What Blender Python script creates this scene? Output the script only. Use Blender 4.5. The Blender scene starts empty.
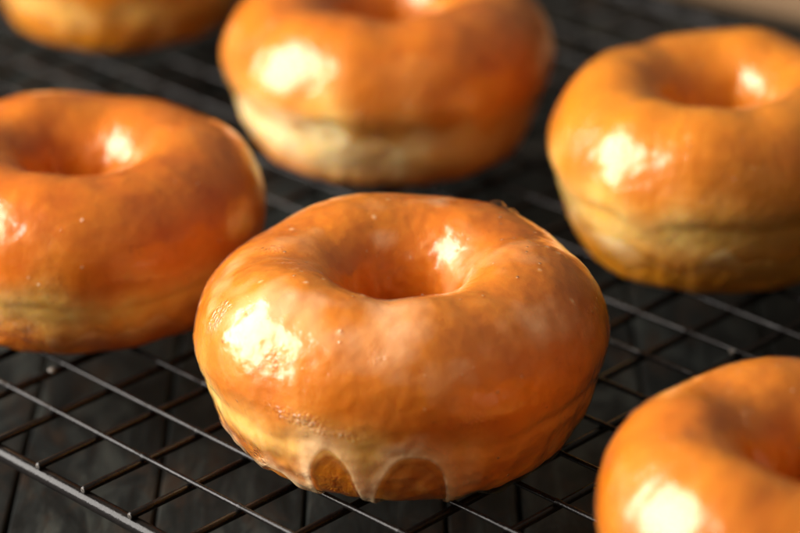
import bpy, math, random
import numpy as np
from mathutils import Vector, Matrix, noise as mnoise

CM = 0.01
S = bpy.context.scene
COL = S.collection

# ------------------------------------------------------------------ helpers
def link(name, mesh, parent=None):
    o = bpy.data.objects.new(name, mesh)
    COL.objects.link(o)
    if parent is not None:
        o.parent = parent
    return o

def tag(o, label, cat, group=None):
    o['label'] = label
    o['category'] = cat
    if group:
        o['group'] = group

def mesh_np(name, verts, faces, mats, smooth=True, attrs=None, face_mat=None):
    me = bpy.data.meshes.new(name)
    me.from_pydata([tuple(v) for v in verts], [], [tuple(f) for f in faces])
    for m in mats:
        me.materials.append(m)
    if smooth:
        me.polygons.foreach_set('use_smooth', [True] * len(me.polygons))
    if face_mat is not None:
        me.polygons.foreach_set('material_index', face_mat)
    for k, a in (attrs or {}).items():
        at = me.attributes.new(k, 'FLOAT', 'POINT')
        at.data.foreach_set('value', np.asarray(a, dtype=np.float32))
    me.update()
    return me

def pn(P, scale, seed):
    """perlin noise on an (n,3) array, about -1..1"""
    off = Vector((seed * 7.13 % 91, seed * 3.71 % 83, seed * 5.37 % 77))
    f = mnoise.noise
    return np.array([f(Vector(p) * scale + off) for p in P.tolist()])

def sstep(a, b, x):
    t = np.clip((x - a) / (b - a), 0, 1)
    return t * t * (3 - 2 * t)

# ------------------------------------------------------------------ node helper
class NT:
    def __init__(self, name):
        self.mat = bpy.data.materials.new(name)
        self.mat.use_nodes = True
        self.t = self.mat.node_tree
        self.t.nodes.clear()
        self.out = self.t.nodes.new('ShaderNodeOutputMaterial')
    def n(self, kind, _props=None, **inp):
        nd = self.t.nodes.new(kind)
        for k, v in (_props or {}).items():
            setattr(nd, k, v)
        for k, v in inp.items():
            self.set(nd, k, v)
        return nd
    def set(self, nd, k, v):
        k = int(k[1:]) if (k[0] == 'i' and k[1:].isdigit()) else k.replace('_', ' ')
        s = nd.inputs[k]
        if isinstance(v, bpy.types.NodeSocket):
            self.t.links.new(v, s)
        else:
            s.default_value = v
    def math(self, op, a, b=0.0, c=0.0, clamp=False):
        m = self.n('ShaderNodeMath', {'operation': op, 'use_clamp': clamp}, i0=a, i1=b, i2=c)
        return m.outputs[0]
    def ramp(self, fac, stops, interp='LINEAR'):
        r = self.n('ShaderNodeValToRGB', None, Fac=fac)
        cr = r.color_ramp
        cr.interpolation = interp
        while len(cr.elements) > len(stops):
            cr.elements.remove(cr.elements[-1])
        while len(cr.elements) < len(stops):
            cr.elements.new(1.0)
        for e, (p, c) in zip(cr.elements, stops):
            e.position = p
            e.color = c if len(c) == 4 else (*c, 1)
        return r.outputs['Color']
    def mixc(self, fac, a, b):
        m = self.n('ShaderNodeMix', {'data_type': 'RGBA'})
        for idx, v in ((0, fac), (6, a), (7, b)):
            s = m.inputs[idx]
            if isinstance(v, bpy.types.NodeSocket):
                self.t.links.new(v, s)
            else:
                s.default_value = v if idx == 0 or len(v) == 4 else (*v, 1)
        return m.outputs[2]
    def noise(self, vec, scale, detail=3.0, rough=0.55, dist=0.0):
        return self.n('ShaderNodeTexNoise', None, Vector=vec, Scale=scale, Detail=detail,
                      Roughness=rough, Distortion=dist).outputs['Fac']
    def attr(self, name):
        return self.n('ShaderNodeAttribute', {'attribute_name': name}).outputs['Fac']
    def coord(self, which='Object'):
        return self.n('ShaderNodeTexCoord').outputs[which]

# ------------------------------------------------------------------ materials
def mat_dough():
    k = NT('fried_dough')
    co = k.coord()
    band = k.attr('band')
    tone = k.attr('tone')
    n1 = k.noise(co, 110, 4, .6)
    n2 = k.noise(co, 420, 4, .65)
    n3 = k.noise(co, 38, 2, .5)
    brown = k.ramp(n1, [(.22, (.36, .072, .0012)), (.5, (.48, .116, .002)), (.8, (.60, .178, .004))])
    brown = k.mixc(k.math('MULTIPLY', tone, .50, clamp=True), brown, (.72, .34, .018))
    pale = k.ramp(n1, [(.3, (.96, .58, .18)), (.7, (.99, .78, .42))])
    f = k.math('ADD', band, k.math('MULTIPLY', k.math('SUBTRACT', n3, .5), .5))
    f = k.math('MULTIPLY', f, k.math('GREATER_THAN', band, .002), clamp=True)
    colr = k.mixc(f, brown, pale)
    # sugar soaked into the crust under the glaze makes it paler; so does the painted sheen
    th = k.attr('thick')
    nm0 = k.noise(co, 55, 3, .5, .5)
    mf = k.math('MULTIPLY', th, k.ramp(nm0, [(.34, (.48, .48, .48)), (.66, (.66, .66, .66))]), clamp=True)
    mf = k.math('MULTIPLY', mf, k.math('SUBTRACT', 1.0, k.math('MULTIPLY', band, .65)), clamp=True)
    colr = k.mixc(mf, colr, (.88, .40, .08))
    # small darker fried specks
    sp = k.ramp(n2, [(.60, (0, 0, 0)), (.72, (1, 1, 1))])
    colr = k.mixc(k.math('MULTIPLY', sp, k.math('SUBTRACT', .35, k.math('MULTIPLY', th, .35), clamp=True)), colr, (.16, .035, .005))
    crk = k.attr('crackle')
    vor = k.n('ShaderNodeTexVoronoi', {'feature': 'DISTANCE_TO_EDGE'}, Vector=co, Scale=900.0).outputs['Distance']
    bh = k.math('ADD', k.math('MULTIPLY', n2, .6), k.math('MULTIPLY', k.math('MULTIPLY', vor, crk), 2.0))
    b = k.n('ShaderNodeBump', None, Strength=.55, Distance=.0006, Height=bh)
    p = k.n('ShaderNodeBsdfPrincipled', None, Base_Color=colr, Roughness=.34, IOR=1.45,
            Normal=b.outputs[0])
    p.inputs['Subsurface Weight'].default_value = .75
    p.inputs['Subsurface Radius'].default_value = (1.0, .56, .13)
    p.inputs['Subsurface Scale'].default_value = .0030
    p.inputs['Coat Weight'].default_value = .35
    p.inputs['Coat Roughness'].default_value = .18
    k.t.links.new(p.outputs[0], k.out.inputs[0])
    return k.mat

def mat_glaze():
    k = NT('sugar_glaze')
    co = k.coord()
    th = k.attr('thick')
    crk = k.attr('crackle')
    n0 = k.noise(co, 30, 2, .5)
    n1 = k.noise(co, 75, 3, .55, .6)
    n2 = k.noise(co, 330, 3, .6)
    n3 = k.noise(co, 1500, 2, .6)
    # milkiness: where the sugar lies thick it is whiter; the painted sheen adds to it
    patch = k.ramp(k.math('ADD', k.math('MULTIPLY', n0, .5), k.math('MULTIPLY', n1, .5)),
                   [(.36, (0, 0, 0)), (.66, (1, 1, 1))])
    m = k.math('MULTIPLY', k.math('SUBTRACT', th, .55, clamp=True), k.math('ADD', .62, k.math('MULTIPLY', patch, .4)))
    # bump: ripples, tiny bubbles and sugar grains
    dots = k.n('ShaderNodeTexVoronoi', {'feature': 'F1'}, Vector=co, Scale=380.0, Randomness=1.0)
    dmask = k.math('GREATER_THAN', k.n('ShaderNodeSeparateColor', None, Color=dots.outputs['Color']).outputs[0], .88)
    dh = k.math('MULTIPLY', k.math('MULTIPLY', k.math('SUBTRACT', .20, dots.outputs['Distance'], clamp=True), dmask), 6.0)
    m = k.math('ADD', m, k.math('MULTIPLY', dh, .35))
    m = k.math('MINIMUM', m, .75)
    cv = k.n('ShaderNodeTexVoronoi', {'feature': 'DISTANCE_TO_EDGE'}, Vector=co, Scale=700.0).outputs['Distance']
    ch = k.math('MULTIPLY', k.math('MULTIPLY', cv, 3.5), crk)
    h = k.math('ADD', k.math('MULTIPLY', n1, .34), k.math('MULTIPLY', n2, .58))
    h = k.math('ADD', h, k.math('MULTIPLY', n3, .09))
    h = k.math('ADD', h, dh)
    h = k.math('ADD', h, ch)
    b = k.n('ShaderNodeBump', None, Strength=.6, Distance=.0007, Height=h).outputs[0]
    rough = k.math('ADD', .05, k.math('MULTIPLY', k.math('SUBTRACT', k.noise(co, 130, 4, .65, .8), .35, clamp=True), .75))
    rough = k.math('ADD', rough, k.math('MULTIPLY', crk, .1))
    clear = k.n('ShaderNodeBsdfTransparent', None, Color=(1.0, .91, .70, 1))
    glos = k.n('ShaderNodeBsdfGlossy', None, Color=(1, 1, 1, 1), Roughness=rough, Normal=b)
    back = k.n('ShaderNodeNewGeometry').outputs['Backfacing']
    ior = k.math('SUBTRACT', 1.38, k.math('MULTIPLY', back, 1.38 - 1 / 1.38))   # light leaving the crust is not trapped
    fr = k.n('ShaderNodeFresnel', None, IOR=ior, Normal=b)
    milkc = k.ramp(n1, [(.3, (.94, .60, .28)), (.7, (.97, .73, .44))])
    dif = k.n('ShaderNodeBsdfDiffuse', None, Color=milkc, Normal=b)
    body = k.n('ShaderNodeMixShader', None, Fac=m, i1=clear.outputs[0], i2=dif.outputs[0])
    fin = k.n('ShaderNodeMixShader', None, Fac=fr.outputs[0], i1=body.outputs[0], i2=glos.outputs[0])
    k.t.links.new(fin.outputs[0], k.out.inputs[0])
    return k.mat

def mat_drop():
    k = NT('set_glaze')
    co = k.coord()
    n = k.noise(co, 900, 3)
    b = k.n('ShaderNodeBump', None, Strength=.3, Distance=.0002, Height=n)
    p = k.n('ShaderNodeBsdfPrincipled', None, Base_Color=(.13, .11, .09, 1), Roughness=.3, Normal=b.outputs[0])
    p.inputs['Subsurface Weight'].default_value = .5
    p.inputs['Subsurface Radius'].default_value = (1, .7, .4)
    p.inputs['Subsurface Scale'].default_value = .001
    k.t.links.new(p.outputs[0], k.out.inputs[0])
    return k.mat

def mat_wire():
    k = NT('black_coated_wire')
    co = k.coord()
    n = k.noise(co, 260, 4, .6)
    n2 = k.noise(co, 1400, 3, .6)
    colr = k.ramp(n, [(.35, (.005, .0042, .004)), (.75, (.011, .009, .008))])
    b = k.n('ShaderNodeBump', None, Strength=.25, Distance=.0003, Height=n2)
    r = k.math('ADD', .10, k.math('MULTIPLY', n, .16))
    p = k.n('ShaderNodeBsdfPrincipled', None, Base_Color=colr, Roughness=r, IOR=1.27, Normal=b.outputs[0])
    k.t.links.new(p.outputs[0], k.out.inputs[0])
    return k.mat

def mat_steel():
    k = NT('bare_wire_end')
    n = k.noise(k.coord(), 1800, 3, .6)
    colr = k.ramp(n, [(.35, (.05, .04, .032)), (.7, (.26, .24, .22))])
    p = k.n('ShaderNodeBsdfPrincipled', None, Base_Color=colr, Roughness=.45, Metallic=.6)
    k.t.links.new(p.outputs[0], k.out.inputs[0])
    return k.mat

def mat_table():
    k = NT('worn_dark_planks')
    co = k.coord()
    mp = k.n('ShaderNodeMapping', None, Vector=co, Scale=(1, .10, 1)).outputs[0]
    grain = k.noise(mp, 260, 5, .65, .4)
    mp2 = k.n('ShaderNodeMapping', None, Vector=co, Scale=(1, .4, 1)).outputs[0]
    blot = k.noise(mp2, 85, 5, .68, 1.0)
    stain = k.noise(mp2, 60, 4, .7, 1.5)
    fine = k.noise(co, 700, 3, .6)
    base = k.ramp(blot, [(.34, (.005, .0055, .005)), (.5, (.013, .0145, .0135)), (.66, (.036, .039, .034))])
    base = k.mixc(k.ramp(stain, [(.52, (0, 0, 0)), (.66, (.6, .6, .6))]), base, (.036, .020, .011))
    base = k.mixc(k.ramp(grain, [(.52, (0, 0, 0)), (.72, (.6, .6, .6))]), base, (.008, .006, .005))
    h = k.math('ADD', k.math('MULTIPLY', grain, .8), k.math('MULTIPLY', fine, .3))
    b = k.n('ShaderNodeBump', None, Strength=.5, Distance=.0008, Height=h)
    p = k.n('ShaderNodeBsdfPrincipled', None, Base_Color=base, Normal=b.outputs[0],
            Roughness=k.math('ADD', .45, k.math('MULTIPLY', blot, .3)))
    p.inputs['Specular IOR Level'].default_value = .12
    k.t.links.new(p.outputs[0], k.out.inputs[0])
    return k.mat

def mat_board():
    k = NT('pale_wood')
    co = k.coord()
    mp = k.n('ShaderNodeMapping', None, Vector=co, Scale=(.08, 1, 1)).outputs[0]
    g = k.noise(mp, 300, 4, .6, .5)
    colr = k.ramp(g, [(.3, (.22, .125, .06)), (.7, (.34, .22, .12))])
    p = k.n('ShaderNodeBsdfPrincipled', None, Base_Color=colr, Roughness=.55)
    k.t.links.new(p.outputs[0], k.out.inputs[0])
    return k.mat

DOUGH, GLAZE, DROP, WIRE, STEEL, TABLE, BOARD = (mat_dough(), mat_glaze(), mat_drop(), mat_wire(),
                                                 mat_steel(), mat_table(), mat_board())

# ------------------------------------------------------------------ donuts
CTRL = [(.56, .000), (.70, .004), (.82, .055), (.905, .17), (.955, .30), (.978, .40), (.992, .50),
        (1.0, .585), (.983, .68), (.938, .785), (.868, .88), (.765, .957), (.635, .995), (.51, .990), (.405, .94),
        (.315, .845), (.255, .70), (.222, .54), (.215, .38), (.24, .22), (.32, .085), (.42, .015)]

def closed_spline(ctrl, n):
    P = np.array(ctrl)
    m = len(P)
    pts = []
    for i in range(m):
        p0, p1, p2, p3 = P[i - 1], P[i], P[(i + 1) % m], P[(i + 2) % m]
        for t in np.linspace(0, 1, 24, endpoint=False):
            pts.append(.5 * ((2 * p1) + (-p0 + p2) * t + (2 * p0 - 5 * p1 + 4 * p2 - p3) * t * t
                             + (-p0 + 3 * p1 - 3 * p2 + p3) * t ** 3))
    pts = np.array(pts)
    d = np.r_[0, np.cumsum(np.linalg.norm(np.diff(np.vstack([pts, pts[:1]]), axis=0), axis=1))]
    s = np.linspace(0, d[-1], n, endpoint=False)
    q = np.vstack([pts, pts[:1]])
    return np.stack([np.interp(s, d, q[:, 0]), np.interp(s, d, q[:, 1])], -1)

def ring_noise(u, f, seed):
    """smooth periodic noise over the angle"""
    P = np.stack([np.cos(u) * f, np.sin(u) * f, u * 0], -1)
    return pn(P, 1.0, seed)

def grid_normals(G):
    du = np.roll(G, -1, 0) - np.roll(G, 1, 0)
    dv = np.roll(G, -1, 1) - np.roll(G, 1, 1)
    n = np.cross(du, dv)
    return n / np.maximum(np.linalg.norm(n, axis=-1, keepdims=True), 1e-9)

def angdist(u, u0):
    return (u - u0 + np.pi) % (2 * np.pi) - np.pi

def make_donut(x, y, z, D, H, seed, label, nu=320, nv=170, tilt=(0, 0), arches=(), full=True,
               cracks=(), nubs=(), milky=.62, seam=.40, folds=.035, sheen_dir=None, amber=0.0, specks=(), nspeck=14, lip=.025, edge=.16, band_at=-.05, band_w=1.0, band_dir=None):
    """one donut: an Empty with a dough body and a glaze shell. cm."""
    rng = random.Random(seed)
    root = link('glazed_donut', None)
    root.location = (x * CM, y * CM, z * CM)
    root.rotation_euler = (math.radians(tilt[0]), math.radians(tilt[1]), 0)
    tag(root, label, 'donut', 'glazed donuts on the cooling rack')
    prof = closed_spline(CTRL, nv)
    itop = int(np.argmax(prof[:, 1]))
    u = np.linspace(0, 2 * np.pi, nu, endpoint=False)
    U, V = np.meshgrid(u, np.arange(nv), indexing='ij')
    rr = np.broadcast_to(prof[:, 0], U.shape).copy()
    hz = np.broadcast_to(prof[:, 1], U.shape).copy()
    outer = (V <= itop)
    R = D / 2
    # slow unevenness round the ring
    a1 = ring_noise(u, 1.1, seed + 1)[:, None]
    a2 = ring_noise(u, 1.3, seed + 2)[:, None]
    a3 = ring_noise(u, 2.6, seed + 3)[:, None]
    a4 = ring_noise(u, 4.5, seed + 4)[:, None]
    out_w = sstep(.45, .95, rr)
    r = rr * (1 + out_w * (.030 * a1 + .012 * a3))
    r = r + (1 - out_w) * (.045 * a2 + .02 * a3) * sstep(.62, .25, rr)
    zz = hz * (1 + .050 * a2 * sstep(.3, 1, hz) + .022 * a3 * sstep(.4, 1, hz))
    # the proofing line round the side: a shallow crease whose height wanders
    cl = seam + .05 * a3 + .03 * a4
    dcl = hz - cl
    side = outer * sstep(.80, .93, rr)
    crease = np.exp(-(dcl / .045) ** 2) * side
    bulge = np.exp(-((dcl - .13) / .08) ** 2) * side
    r = r - crease * (.010 + .006 * a4) + bulge * .006
    r = r - lip * side * sstep(.05, -.10, dcl)
    r = r - side * sstep(.30, .05, hz) * (.035 * ring_noise(u, 3.4, seed + 9)[:, None] ** 2)
    G = np.stack([r * R * np.cos(U), r * R * np.sin(U), zz * H], -1)
    N = grid_normals(G)
    if N[0, nv // 8, 0] < 0:
        N = -N
    Pf = G.reshape(-1, 3)
    # lumps and wrinkles
    fold = pn(np.stack([np.cos(U) * 2.4, np.sin(U) * 2.4, hz * 6.5], -1).reshape(-1, 3), 1.0, seed + 15).reshape(U.shape)
    fold = fold * side * sstep(.66, .40, hz) * sstep(.0, .12, hz)
    lump = pn(Pf, .45, seed + 11).reshape(U.shape)
    wr = pn(Pf, 1.5, seed + 12).reshape(U.shape)
    fine = pn(Pf, 4.2, seed + 13).reshape(U.shape)
    low = sstep(.5, .1, hz)
    disp = .060 * lump + .018 * wr * (1 + 2.0 * low) + .012 * fine * (1 + 1.2 * low)
    disp = disp + folds * fold
    disp *= sstep(-.02, .05, hz)
    G = G + N * disp[..., None]
    G[..., 2] = np.maximum(G[..., 2], 0.0)
    N = grid_normals(G)
    if N[0, nv // 8, 0] < 0:
        N = -N
    # ---- attributes
    bw = (.10 + .03 * a4) * band_w
    band = np.exp(-((dcl - band_at + .03 * wr) / bw) ** 2) * side * (.95 + .5 * a4)
    if band_dir is not None:
        band = band * (.15 + .95 * sstep(100, 30, np.abs(np.degrees(angdist(U, math.radians(band_dir))))))
    else:
        band = band * (.45 + .55 * sstep(-.55, .25, ring_noise(u, 1.7, seed + 60))[:, None])
    band = np.clip(band, 0, 1)
    tone = np.clip(.22 + amber + .5 * lump + .25 * wr, 0, 1)
    # ---- glaze thickness (0..1+)
    if full:
        E = -.25 + .10 * ring_noise(u, 2.4, seed + 20)
        for k in range(0):
            pass
    else:
        E = edge + .18 * ring_noise(u, 2.2, seed + 20) + .16 * ring_noise(u, 5.5, seed + 21)
    rim = np.zeros(U.shape)
    hole_cut = np.full(U.shape, -1.0)
    dd = hz - E[:, None]
    gl = sstep(0, .10, dd)
    rim += np.exp(-((dd - .05) / .035) ** 2) * .9 * (not full)
    for (ua, wa, top) in arches:
        q = angdist(u, math.radians(ua))[:, None] / math.radians(wa)
        prof_a = np.sqrt(np.clip(1 - q * q, 0, 1))
        # signed distance to the arch outline, roughly: ellipse metric
        em = np.sqrt(q * q + (np.maximum(hz - .0, 0) / top) ** 2)
        em = em * (1 + .10 * pn(Pf, 1.1, seed + 70).reshape(U.shape))
        inside = sstep(1.10, .86, em)
        gl = gl * (1 - inside * outer)
        band = band * (1 - .92 * inside * outer)      # bare browned crust inside the arch
        e2 = (em - 1.0) * min(wa / 8.0, 1.4)
        rim = np.maximum(rim, outer * sstep(-.04, .10, e2) * np.exp(-np.maximum(e2, 0) / .55) * sstep(.62, .40, hz))
    gl = np.where(outer, gl, sstep(.30, .55, hz))
    sheet = .42 + .30 * pn(Pf, .75, seed + 30).reshape(U.shape) + .16 * pn(Pf, 2.1, seed + 31).reshape(U.shape)
    sheet = np.clip(sheet, .05, 1.0)
    sheet = sheet * (.55 + .45 * sstep(.55, .9, hz))
    # runs that came down the side
    runs = sstep(.15, .5, ring_noise(u, 7.0, seed + 33))[:, None] * side * sstep(.62, .35, hz)
    T = gl * (sheet + .25 * runs) + np.where(gl > .02, rim, 0) * gl
    crk = np.zeros(U.shape)
    for (ua, hh, wu, wh, st) in cracks:
        q = (angdist(U, math.radians(ua)) / math.radians(wu)) ** 2 + ((hz - hh) / wh) ** 2
        crk = np.maximum(crk, st * np.exp(-q * 1.2) * outer)
    crk = np.clip(crk * (1 + .9 * pn(Pf, 2.6, seed + 40).reshape(U.shape)), 0, 1)
    crk = np.maximum(crk, sstep(.42, .62, pn(Pf, .9, seed + 41).reshape(U.shape)) * .5 * outer)
    Tshell = T.copy()
    if sheen_dir is not None:                 # soft overhead sheen painted as paler, milkier glaze on one flank
        q = (angdist(U, math.radians(sheen_dir)) / math.radians(55)) ** 2 + ((rr - .78) / .20) ** 2
        T = T + .30 * np.exp(-q) * (hz > .5) * gl * (1 - .6 * crk)
        Tshell = Tshell + .20 * np.exp(-q) * (hz > .5) * gl
        T = T * (1 - .35 * sstep(60, 130, np.abs(np.degrees(angdist(U, math.radians(sheen_dir))))) * (hz > .45))
    off = np.minimum(T, 1.0) * .032 + gl * .014 - (gl < .02) * .02
    for (ua, hh, amp, w) in nubs:           # lumps where sugar dried
        q = (angdist(U, math.radians(ua)) * R / w) ** 2 + ((hz - hh) * H / w) ** 2
        off = off + amp * np.exp(-q) * outer
        T = T + .8 * np.exp(-q) * outer
    sp = [(a, rf, am, w) for a, rf, am, w in specks]
    for k in range(nspeck):
        sp.append((rng.uniform(-180, 180), rng.uniform(.34, .97), rng.uniform(.006, .014), rng.uniform(.040, .062)))
    up = hz > .55
    for (ua, rf, amp, w) in sp:              # sugar grains, burst bubbles and pale glint beads standing in the glaze
        q = (angdist(U, math.radians(ua)) * R * rf / w) ** 2 + ((rr - rf) * R / w) ** 2
        e = np.exp(-q) * up
        off = off + amp * e
        T = T + .55 * e
        Tshell = Tshell + .55 * e
    GG = G + N * off[..., None]
    # ---- faces
    idx = np.arange(nu * nv).reshape(nu, nv)
    A = idx; B = np.roll(idx, -1, 0); C_ = np.roll(np.roll(idx, -1, 0), -1, 1); D_ = np.roll(idx, -1, 1)
    F = np.stack([A, B, C_, D_], -1).reshape(-1, 4)
    # orientation: outward
    f0 = F[nv // 8]
    v0 = G.reshape(-1, 3)[f0]
    nn = np.cross(v0[1] - v0[0], v0[2] - v0[0])
    if nn @ N.reshape(-1, 3)[f0[0]] < 0:
        F = F[:, ::-1]
    me = mesh_np('dough', G.reshape(-1, 3) * CM, F.tolist(), [DOUGH],
                 attrs={'thick': np.clip(T.ravel() * milky, 0, 1.4), 'band': band.ravel(), 'tone': tone.ravel(), 'crackle': crk.ravel()})
    link('dough', me, root)
    glf = gl.ravel()
    keep = (glf[F] > .02).any(axis=1)
    Fg = F[keep]
    used = np.unique(Fg)
    remap = -np.ones(nu * nv, int)
    remap[used] = np.arange(len(used))
    gv = GG.reshape(-1, 3)[used]
    off_f = off.ravel()
    me = mesh_np('glaze', gv * CM, remap[Fg].tolist(), [GLAZE],
                 attrs={'thick': np.clip(Tshell.ravel()[used] * milky, 0, 1.4), 'crackle': crk.ravel()[used]})
    link('glaze', me, root)
    return root

ZB = 0.055     # tops of the wires the donuts rest on
make_donut(0.02, 59.59, ZB, 9.42, 4.56, 11,
           'sharply focused donut in the middle, milky glaze drips around two bare brown arches',
           nu=560, nv=260, arches=((-111.5, 7.5, .37), (-87, 11.0, .38), (-160, 9, .14), (-136, 8, .12)),
           cracks=((-121, .54, 11, .045, 1.0), (-108, .50, 9, .03, .8), (-112, .12, 7, .12, .7),
                   (-70, .55, 6, .05, .5)),
           nubs=((52, .93, .14, .16), (48, .90, .08, .15), (-55, .02, .10, .35), (-80, .30, .03, .3), (-100, .33, .03, .3),
                 (-124, .06, .05, .42), (-98, .07, .07, .36), (-74, .06, .05, .35), (-46, .07, .07, .42), (-140, .07, .05, .4), (-33, .06, .05, .4), (-58, .05, .04, .4)), nspeck=20, sheen_dir=-112,
           milky=1.3, band_dir=-140, band_w=1.45, folds=.04, lip=.008)
make_donut(8.39, 69.86, ZB, 8.85, 4.85, 27,
           'tall glazed donut at the right edge with a pale yellow side, behind the middle donut', full=False,
           tilt=(1.5, -1), seam=.47, amber=.55, nspeck=20,
           nubs=((-128, .04, .12, .30), (-118, .52, .035, .16), (-112, .47, .03, .14), (-140, .75, .03, .13), (-104, .10, .06, .35)),
           specks=((-108, .80, .04, .14), (-100, .86, .035, .12), (-106, .88, .03, .10)), band_at=-.03, band_w=1.6, edge=.22, band_dir=-140)
make_donut(-8.08, 66.86, ZB, 9.34, 4.37, 35,
           'deep orange glazed donut cut by the left edge of the photo, beside the middle donut', full=False,
           amber=-.12, nspeck=16, band_w=1.5, band_at=-.02, band_dir=-110, folds=.03, cracks=((-112, .25, 16, .16, 1.0),), nubs=((-112, .28, .06, .3), (-118, .20, .05, .35), (-100, .22, .05, .3), (-92, .12, .05, .3)),
           specks=((-113, .93, .04, .13), (-101, .90, .04, .12), (-92, .94, .035, .11), (-96, .80, .02, .09)))
make_donut(-0.25, 76.84, ZB, 9.43, 4.6, 42,
           'blurred glazed donut straight behind the middle donut, its crusty pale side facing the camera', full=False,
           band_at=-.13, band_w=2.4, edge=.43, band_dir=-130, lip=.030, seam=.45)
make_donut(8.43, 51.11, ZB, 8.96, 4.56, 58,
           'nearest glazed donut, cut off by the bottom right corner of the photo', full=False,
           amber=.10, milky=.85, nspeck=24, specks=((142, .40, .07, .075), (147, .365, .06, .06), (150, .93, .04, .15), (135, .95, .05, .13), (118, .94, .04, .16), (104, .95, .05, .14), (95, .93, .04, .12)))  # first two specks are pale beads standing in for reflected glints
make_donut(-8.74, 87.04, ZB, 8.59, 4.59, 63,
           'most blurred and farthest glazed donut, cut by the top edge at upper left', full=False, amber=.5)

# ------------------------------------------------------------------ cooling rack
O = np.array([-10.711, 60.683])
EB = np.array([1.17507, -1.16633])      # one step along the thin wires
EA = np.array([1.19759, 1.20656])       # one step along the cross wires
RA, RB, RF = .065, .097, .190
ZA = 0.0
ZBW = -(RA + RB) + .012
ZF = ZBW - RB - RF + .02
B0, B1, A1 = -17, 14, 19.7

def gp(a, b, z):
    p = O + EB * b + EA * a
    return np.array([p[0], p[1], z])

def tube(points, rad, seg=14, wob=0.0, seed=0, cap=True, capmat=0, rads=None):
    """a tube along a polyline, rounded ends; returns verts, faces, face material"""
    P = np.array(points, float)
    V, Fc, fm = [], [], []
    n = len(P)
    rng = random.Random(seed)
    rings = []
    for i in range(n):
        t = P[min(i + 1, n - 1)] - P[max(i - 1, 0)]
        t /= np.linalg.norm(t)
        up = np.array([0, 0, 1.0]) if abs(t[2]) < .95 else np.array([1.0, 0, 0])
        s = np.cross(t, up); s /= np.linalg.norm(s)
        w = np.cross(s, t)
        rings.append((P[i], t, s, w, rad * (1 + wob * rng.uniform(-1, 1)) * (rads[i] if rads else 1)))
    seq = []
    if cap:
        p, t, s, w, r = rings[0]
        seq += [(p - t * r * .34, s, w, r * .72), (p - t * r * .14, s, w, r * .94)]
    seq += [(p, s, w, r) for p, t, s, w, r in rings]
    if cap:
        p, t, s, w, r = rings[-1]
        seq += [(p + t * r * .14, s, w, r * .94), (p + t * r * .34, s, w, r * .72)]
    for p, s, w, r in seq:
        for k in range(seg):
            a = 2 * math.pi * k / seg
            V.append(p + (s * math.cos(a) + w * math.sin(a)) * r)
    for i in range(len(seq) - 1):
        for k in range(seg):
            k2 = (k + 1) % seg
            Fc.append((i * seg + k, i * seg + k2, (i + 1) * seg + k2, (i + 1) * seg + k)); fm.append(0)
    if cap:
        Fc.append(tuple(range(seg - 1, -1, -1))); fm.append(capmat)
        Fc.append(tuple((len(seq) - 1) * seg + k for k in range(seg))); fm.append(capmat)
    return np.array(V), Fc, fm

rc = gp(A1 / 2, (B0 + B1) / 2, 0)
rack = link('cooling_rack', None)
rack.location = Vector(rc * CM)
tag(rack, 'black wire cooling rack with a square grid, standing under all the donuts', 'cooling rack')

def rack_part(name, pts, rad, seed, capmat=0, wob=.012, cap=True, rads=None):
    V, Fc, fm = tube(np.array(pts) - rc, rad, wob=wob, seed=seed, capmat=capmat, cap=cap, rads=rads)
    return link(name, mesh_np(name, V * CM, Fc, [WIRE, STEEL], face_mat=fm), rack)

rng = random.Random(5)
for i in range(1, 20):                                   # thin wires on top
    ja, jb = rng.uniform(-.02, .02), rng.uniform(-.02, .02)
    pts = []
    ts, rads = [B0 - .12], [1.0]
    for j in range(B0, B1 + 1):                          # a weld bead where it crosses each cross wire
        wl = rng.uniform(1.12, 1.38)
        ts += [j - .055, j - .02, j + .02, j + .06] + ([j + .36, j + .68] if j < B1 else [])
        rads += [1.0, wl, wl, 1.0] + ([1.0, 1.0] if j < B1 else [])
    for t in ts:
        f = (t - B0) / (B1 - B0)
        pts.append(gp(i + ja * (1 - f) + jb * f + .012 * math.sin(t * .7 + i), t, ZA + .006 * math.sin(t * 1.1 + i * 2)))
    rack_part('thin_wire', pts, RA, i, rads=rads)
for j in range(B0, B1 + 1):                              # thicker cross wires lying on the frame
    ja = rng.uniform(-.025, .025)
    jb = rng.uniform(-.02, .02)
    e0 = rng.uniform(-.055, -.015)
    pts = [gp(t, j + ja * (1 - t / A1) + jb * t / A1, ZBW) for t in np.linspace(e0 - .02, A1 + .05, 50)]
    rack_part('cross_wire', pts, RB, 100 + j, capmat=1)
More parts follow.
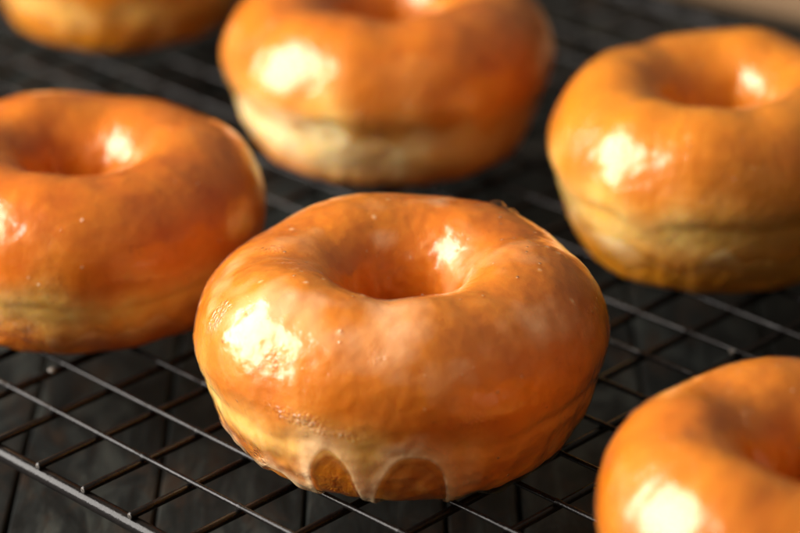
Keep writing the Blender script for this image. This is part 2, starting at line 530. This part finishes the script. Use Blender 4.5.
# frame: a rounded rectangle of thick wire
cr = .9
def corner(a, b, a0, b0):
    return [gp(a + cr * math.cos(t), b + cr * math.sin(t), ZF) for t in np.linspace(a0, b0, 9)]
fr = []
H2 = math.pi / 2
fr += corner(A1 - cr, B1 + .5 - cr, 0, H2)
fr += corner(cr, B1 + .5 - cr, H2, math.pi)
fr += [gp(0, t, ZF) for t in np.linspace(B1 - 1, B0 + 1, 40)]
fr += corner(cr, B0 - .5 + cr, math.pi, 3 * H2)
fr += corner(A1 - cr, B0 - .5 + cr, 3 * H2, 2 * math.pi)
fr += [fr[0]]
rack_part('frame', fr, RF, 900, cap=False, wob=.01)
TABLE_Z = -2.6
for a in (2.6, A1 - 2.6):                                # wire feet at the two short ends
    for b in (B0 - .5, B1 + .5):
        s = 1 if b > 0 else -1
        pts = [gp(a - .6, b, ZF - .1), gp(a - .6, b + s * .05, ZF - .5), gp(a - .45, b + s * .05, TABLE_Z + .25),
               gp(a - .2, b + s * .05, TABLE_Z + .13), gp(a + .2, b + s * .05, TABLE_Z + .13),
               gp(a + .45, b + s * .05, TABLE_Z + .25), gp(a + .6, b + s * .05, ZF - .5), gp(a + .6, b, ZF - .1)]
        rack_part('foot', pts, .13, 950)

# ------------------------------------------------------------------ beads of dripped glaze
def glaze_bead(px, py, pz, rad, seed, label, sz=.75):
    V, Fc = [], []
    n, m = 16, 10
    for i in range(m + 1):
        th = math.pi * i / m
        for k in range(n):
            a = 2 * math.pi * k / n
            d = Vector((math.sin(th) * math.cos(a), math.sin(th) * math.sin(a), math.cos(th)))
            w = 1 + .22 * mnoise.noise(d * 1.4 + Vector((seed, 0, 0)))
            V.append((d.x * rad * w, d.y * rad * w, d.z * rad * sz * w))
    for i in range(m):
        for k in range(n):
            Fc.append((i * n + k, (i + 1) * n + k, (i + 1) * n + (k + 1) % n, i * n + (k + 1) % n))
    o = link('glaze_drop', mesh_np('glaze_drop', np.array(V) * CM, Fc, [DROP]))
    o.location = (px * CM, py * CM, pz * CM)
    tag(o, label, 'glaze drop', 'drops of glaze on the rack')
    return o

# ------------------------------------------------------------------ table
def make_table():
    V, Fc = [], []
    seams = [-80]
    x = -80
    r = random.Random(3)
    xs = [-9.45 - 3.5 * k for k in range(20, 0, -1)] + [-9.45, -5.95, -2.35, 1.05, 2.85] + [6.3 + 3.5 * k for k in range(20)]
    g = .045
    for a, b in zip(xs[:-1], xs[1:]):
        dz = r.uniform(-.03, .03)
        sk0, sk1 = r.uniform(-.03, .03), r.uniform(-.03, .03)
        base = len(V)
        ys = np.linspace(20, 190, 60)
        be = .06
        for yy in ys:
            w0 = .02 * math.sin(yy * .35 + a) + .015 * math.sin(yy * 1.3 + a * 3)
            w1 = .02 * math.sin(yy * .35 + b) + .015 * math.sin(yy * 1.3 + b * 3)
            z = TABLE_Z + dz + .01 * math.sin(yy * .2 + a)
            V += [(a + g + w0, yy, z - 1.2), (a + g + w0, yy, z - be * 1.2), (a + g + be + w0, yy, z - .01),
                  (a + g + be * 3 + w0, yy, z), (b - g - be * 3 + w1, yy, z), (b - g - be + w1, yy, z - .01),
                  (b - g + w1, yy, z - be * 1.2), (b - g + w1, yy, z - 1.2)]
        for i in range(len(ys) - 1):
            for k in range(7):
                q = base + i * 8 + k
                Fc.append((q, q + 1, q + 9, q + 8))
    # dark underside seen at the bottom of the gaps
    q = len(V)
    V += [(-80, 20, TABLE_Z - 1.0), (80, 20, TABLE_Z - 1.0), (80, 190, TABLE_Z - 1.0), (-80, 190, TABLE_Z - 1.0)]
    Fc.append((q, q + 1, q + 2, q + 3))
    o = link('table', mesh_np('table', np.array(V) * CM, Fc, [TABLE], smooth=False))
    o['kind'] = 'structure'
make_table()

# ------------------------------------------------------------------ far pale board
def make_board():
    import bmesh
    bm = bmesh.new()
    bmesh.ops.create_cube(bm, size=1)
    for v in bm.verts:
        v.co = Vector((v.co.x * 26 * CM, v.co.y * 16 * CM, v.co.z * 1.8 * CM))
    bmesh.ops.bevel(bm, geom=[e for e in bm.edges if abs(e.verts[0].co.z - e.verts[1].co.z) > .005],
                    offset=2.2 * CM, segments=8, affect='EDGES')
    bmesh.ops.bevel(bm, geom=[e for e in bm.edges if abs(e.verts[0].co.z - e.verts[1].co.z) < .001],
                    offset=.35 * CM, segments=3, affect='EDGES')
    me = bpy.data.meshes.new('wooden_board')
    bm.to_mesh(me); bm.free()
    me.materials.append(BOARD)
    o = link('wooden_board', me)
    o.location = (21.0 * CM, 97.0 * CM, (TABLE_Z + .95) * CM)
    o.rotation_euler = (0, 0, math.radians(-35))
    tag(o, 'pale tan board lying far back on the dark table, blurred in the top right corner', 'board')
make_board()

# ------------------------------------------------------------------ camera
pitch, roll, hcam, lens = math.radians(25.65), math.radians(-.551), 32.855, 130.05
f = Vector((0, math.cos(pitch), -math.sin(pitch)))
r = Vector((1, 0, 0)); u = r.cross(f)
r2 = r * math.cos(roll) + u * math.sin(roll)
u2 = -r * math.sin(roll) + u * math.cos(roll)
CAM = Vector((0, 0, hcam))
def pixel(px, py, z=0.0):
    """where the sight line of a photo pixel meets height z (cm)"""
    F = lens / 36 * 800
    d = f + r2 * ((px - 400) / F) - u2 * ((py - 266.5) / F)
    return CAM + d * ((z - hcam) / d.z)
cam = bpy.data.cameras.new('camera')
co = bpy.data.objects.new('camera', cam)
COL.objects.link(co)
M = Matrix(((r2.x, u2.x, -f.x), (r2.y, u2.y, -f.y), (r2.z, u2.z, -f.z))).to_4x4()
M.translation = CAM * CM
co.matrix_world = M
cam.lens = lens
cam.sensor_width = 36
cam.clip_start = .01
cam.clip_end = 50
cam.dof.use_dof = True
cam.dof.focus_distance = 65.4 * CM
cam.dof.aperture_fstop = 7.3
cam.dof.aperture_blades = 9
S.camera = co

for (px, py, z, rad, lab) in (
        (46, 367, ZBW + .09, .10, 'small pale drop of glaze on a cross wire below the left donut'),
        (722, 348, ZA + .05, .075, 'small pale drop of glaze on the rack between the right donut and the nearest donut')):
    p = pixel(px, py, z)
    rel = np.array([p.x, p.y]) - O                       # let it sit on the nearest cross wire
    ab = np.linalg.solve(np.stack([EA, EB], 1), rel)
    p = Vector(gp(ab[0], round(ab[1]), z))
    glaze_bead(p.x, p.y, p.z, rad, px, lab)

# ------------------------------------------------------------------ light
def area(name, az, el, dist, sx, sy, power, colr, target=(0, 62, 2)):
    L = bpy.data.lights.new(name, 'AREA')
    L.shape = 'RECTANGLE'
    L.size, L.size_y = sx * CM, sy * CM
    L.energy = power
    L.color = colr
    o = bpy.data.objects.new(name, L)
    COL.objects.link(o)
    d = Vector((math.cos(math.radians(el)) * math.cos(math.radians(az)),
                math.cos(math.radians(el)) * math.sin(math.radians(az)), math.sin(math.radians(el))))
    t = Vector(target)
    o.location = (t + d * dist) * CM
    o.rotation_euler = (-d).to_track_quat('-Z', 'Y').to_euler()
    return o
area('window_light', 181, 25, 95, 76, 82, 33.0, (1.0, .945, .89))

w = bpy.data.worlds.new('World')
S.world = w
w.use_nodes = True
bg = w.node_tree.nodes['Background']
wt = w.node_tree
tc = wt.nodes.new('ShaderNodeTexCoord')
sx = wt.nodes.new('ShaderNodeSeparateXYZ')
rp = wt.nodes.new('ShaderNodeValToRGB')
wt.links.new(tc.outputs['Generated'], sx.inputs[0])
wt.links.new(sx.outputs['Z'], rp.inputs[0])
rp.color_ramp.elements[0].position = .05
rp.color_ramp.elements[0].color = (.050, .042, .032, 1)
rp.color_ramp.elements[1].position = .95
rp.color_ramp.elements[1].color = (.45, .375, .29, 1)
wt.links.new(rp.outputs[0], bg.inputs[0])
bg.inputs[1].default_value = 1.0

# ------------------------------------------------------------------ render settings
S.render.engine = 'CYCLES'
S.cycles.use_denoising = True
S.cycles.max_bounces = 6
S.cycles.use_adaptive_sampling = True
S.cycles.adaptive_threshold = .02
S.cycles.transparent_max_bounces = 12
S.cycles.sample_clamp_indirect = 6
S.view_settings.view_transform = 'Standard'
S.view_settings.look = 'None'
S.view_settings.gamma = 1
S.view_settings.exposure = 0
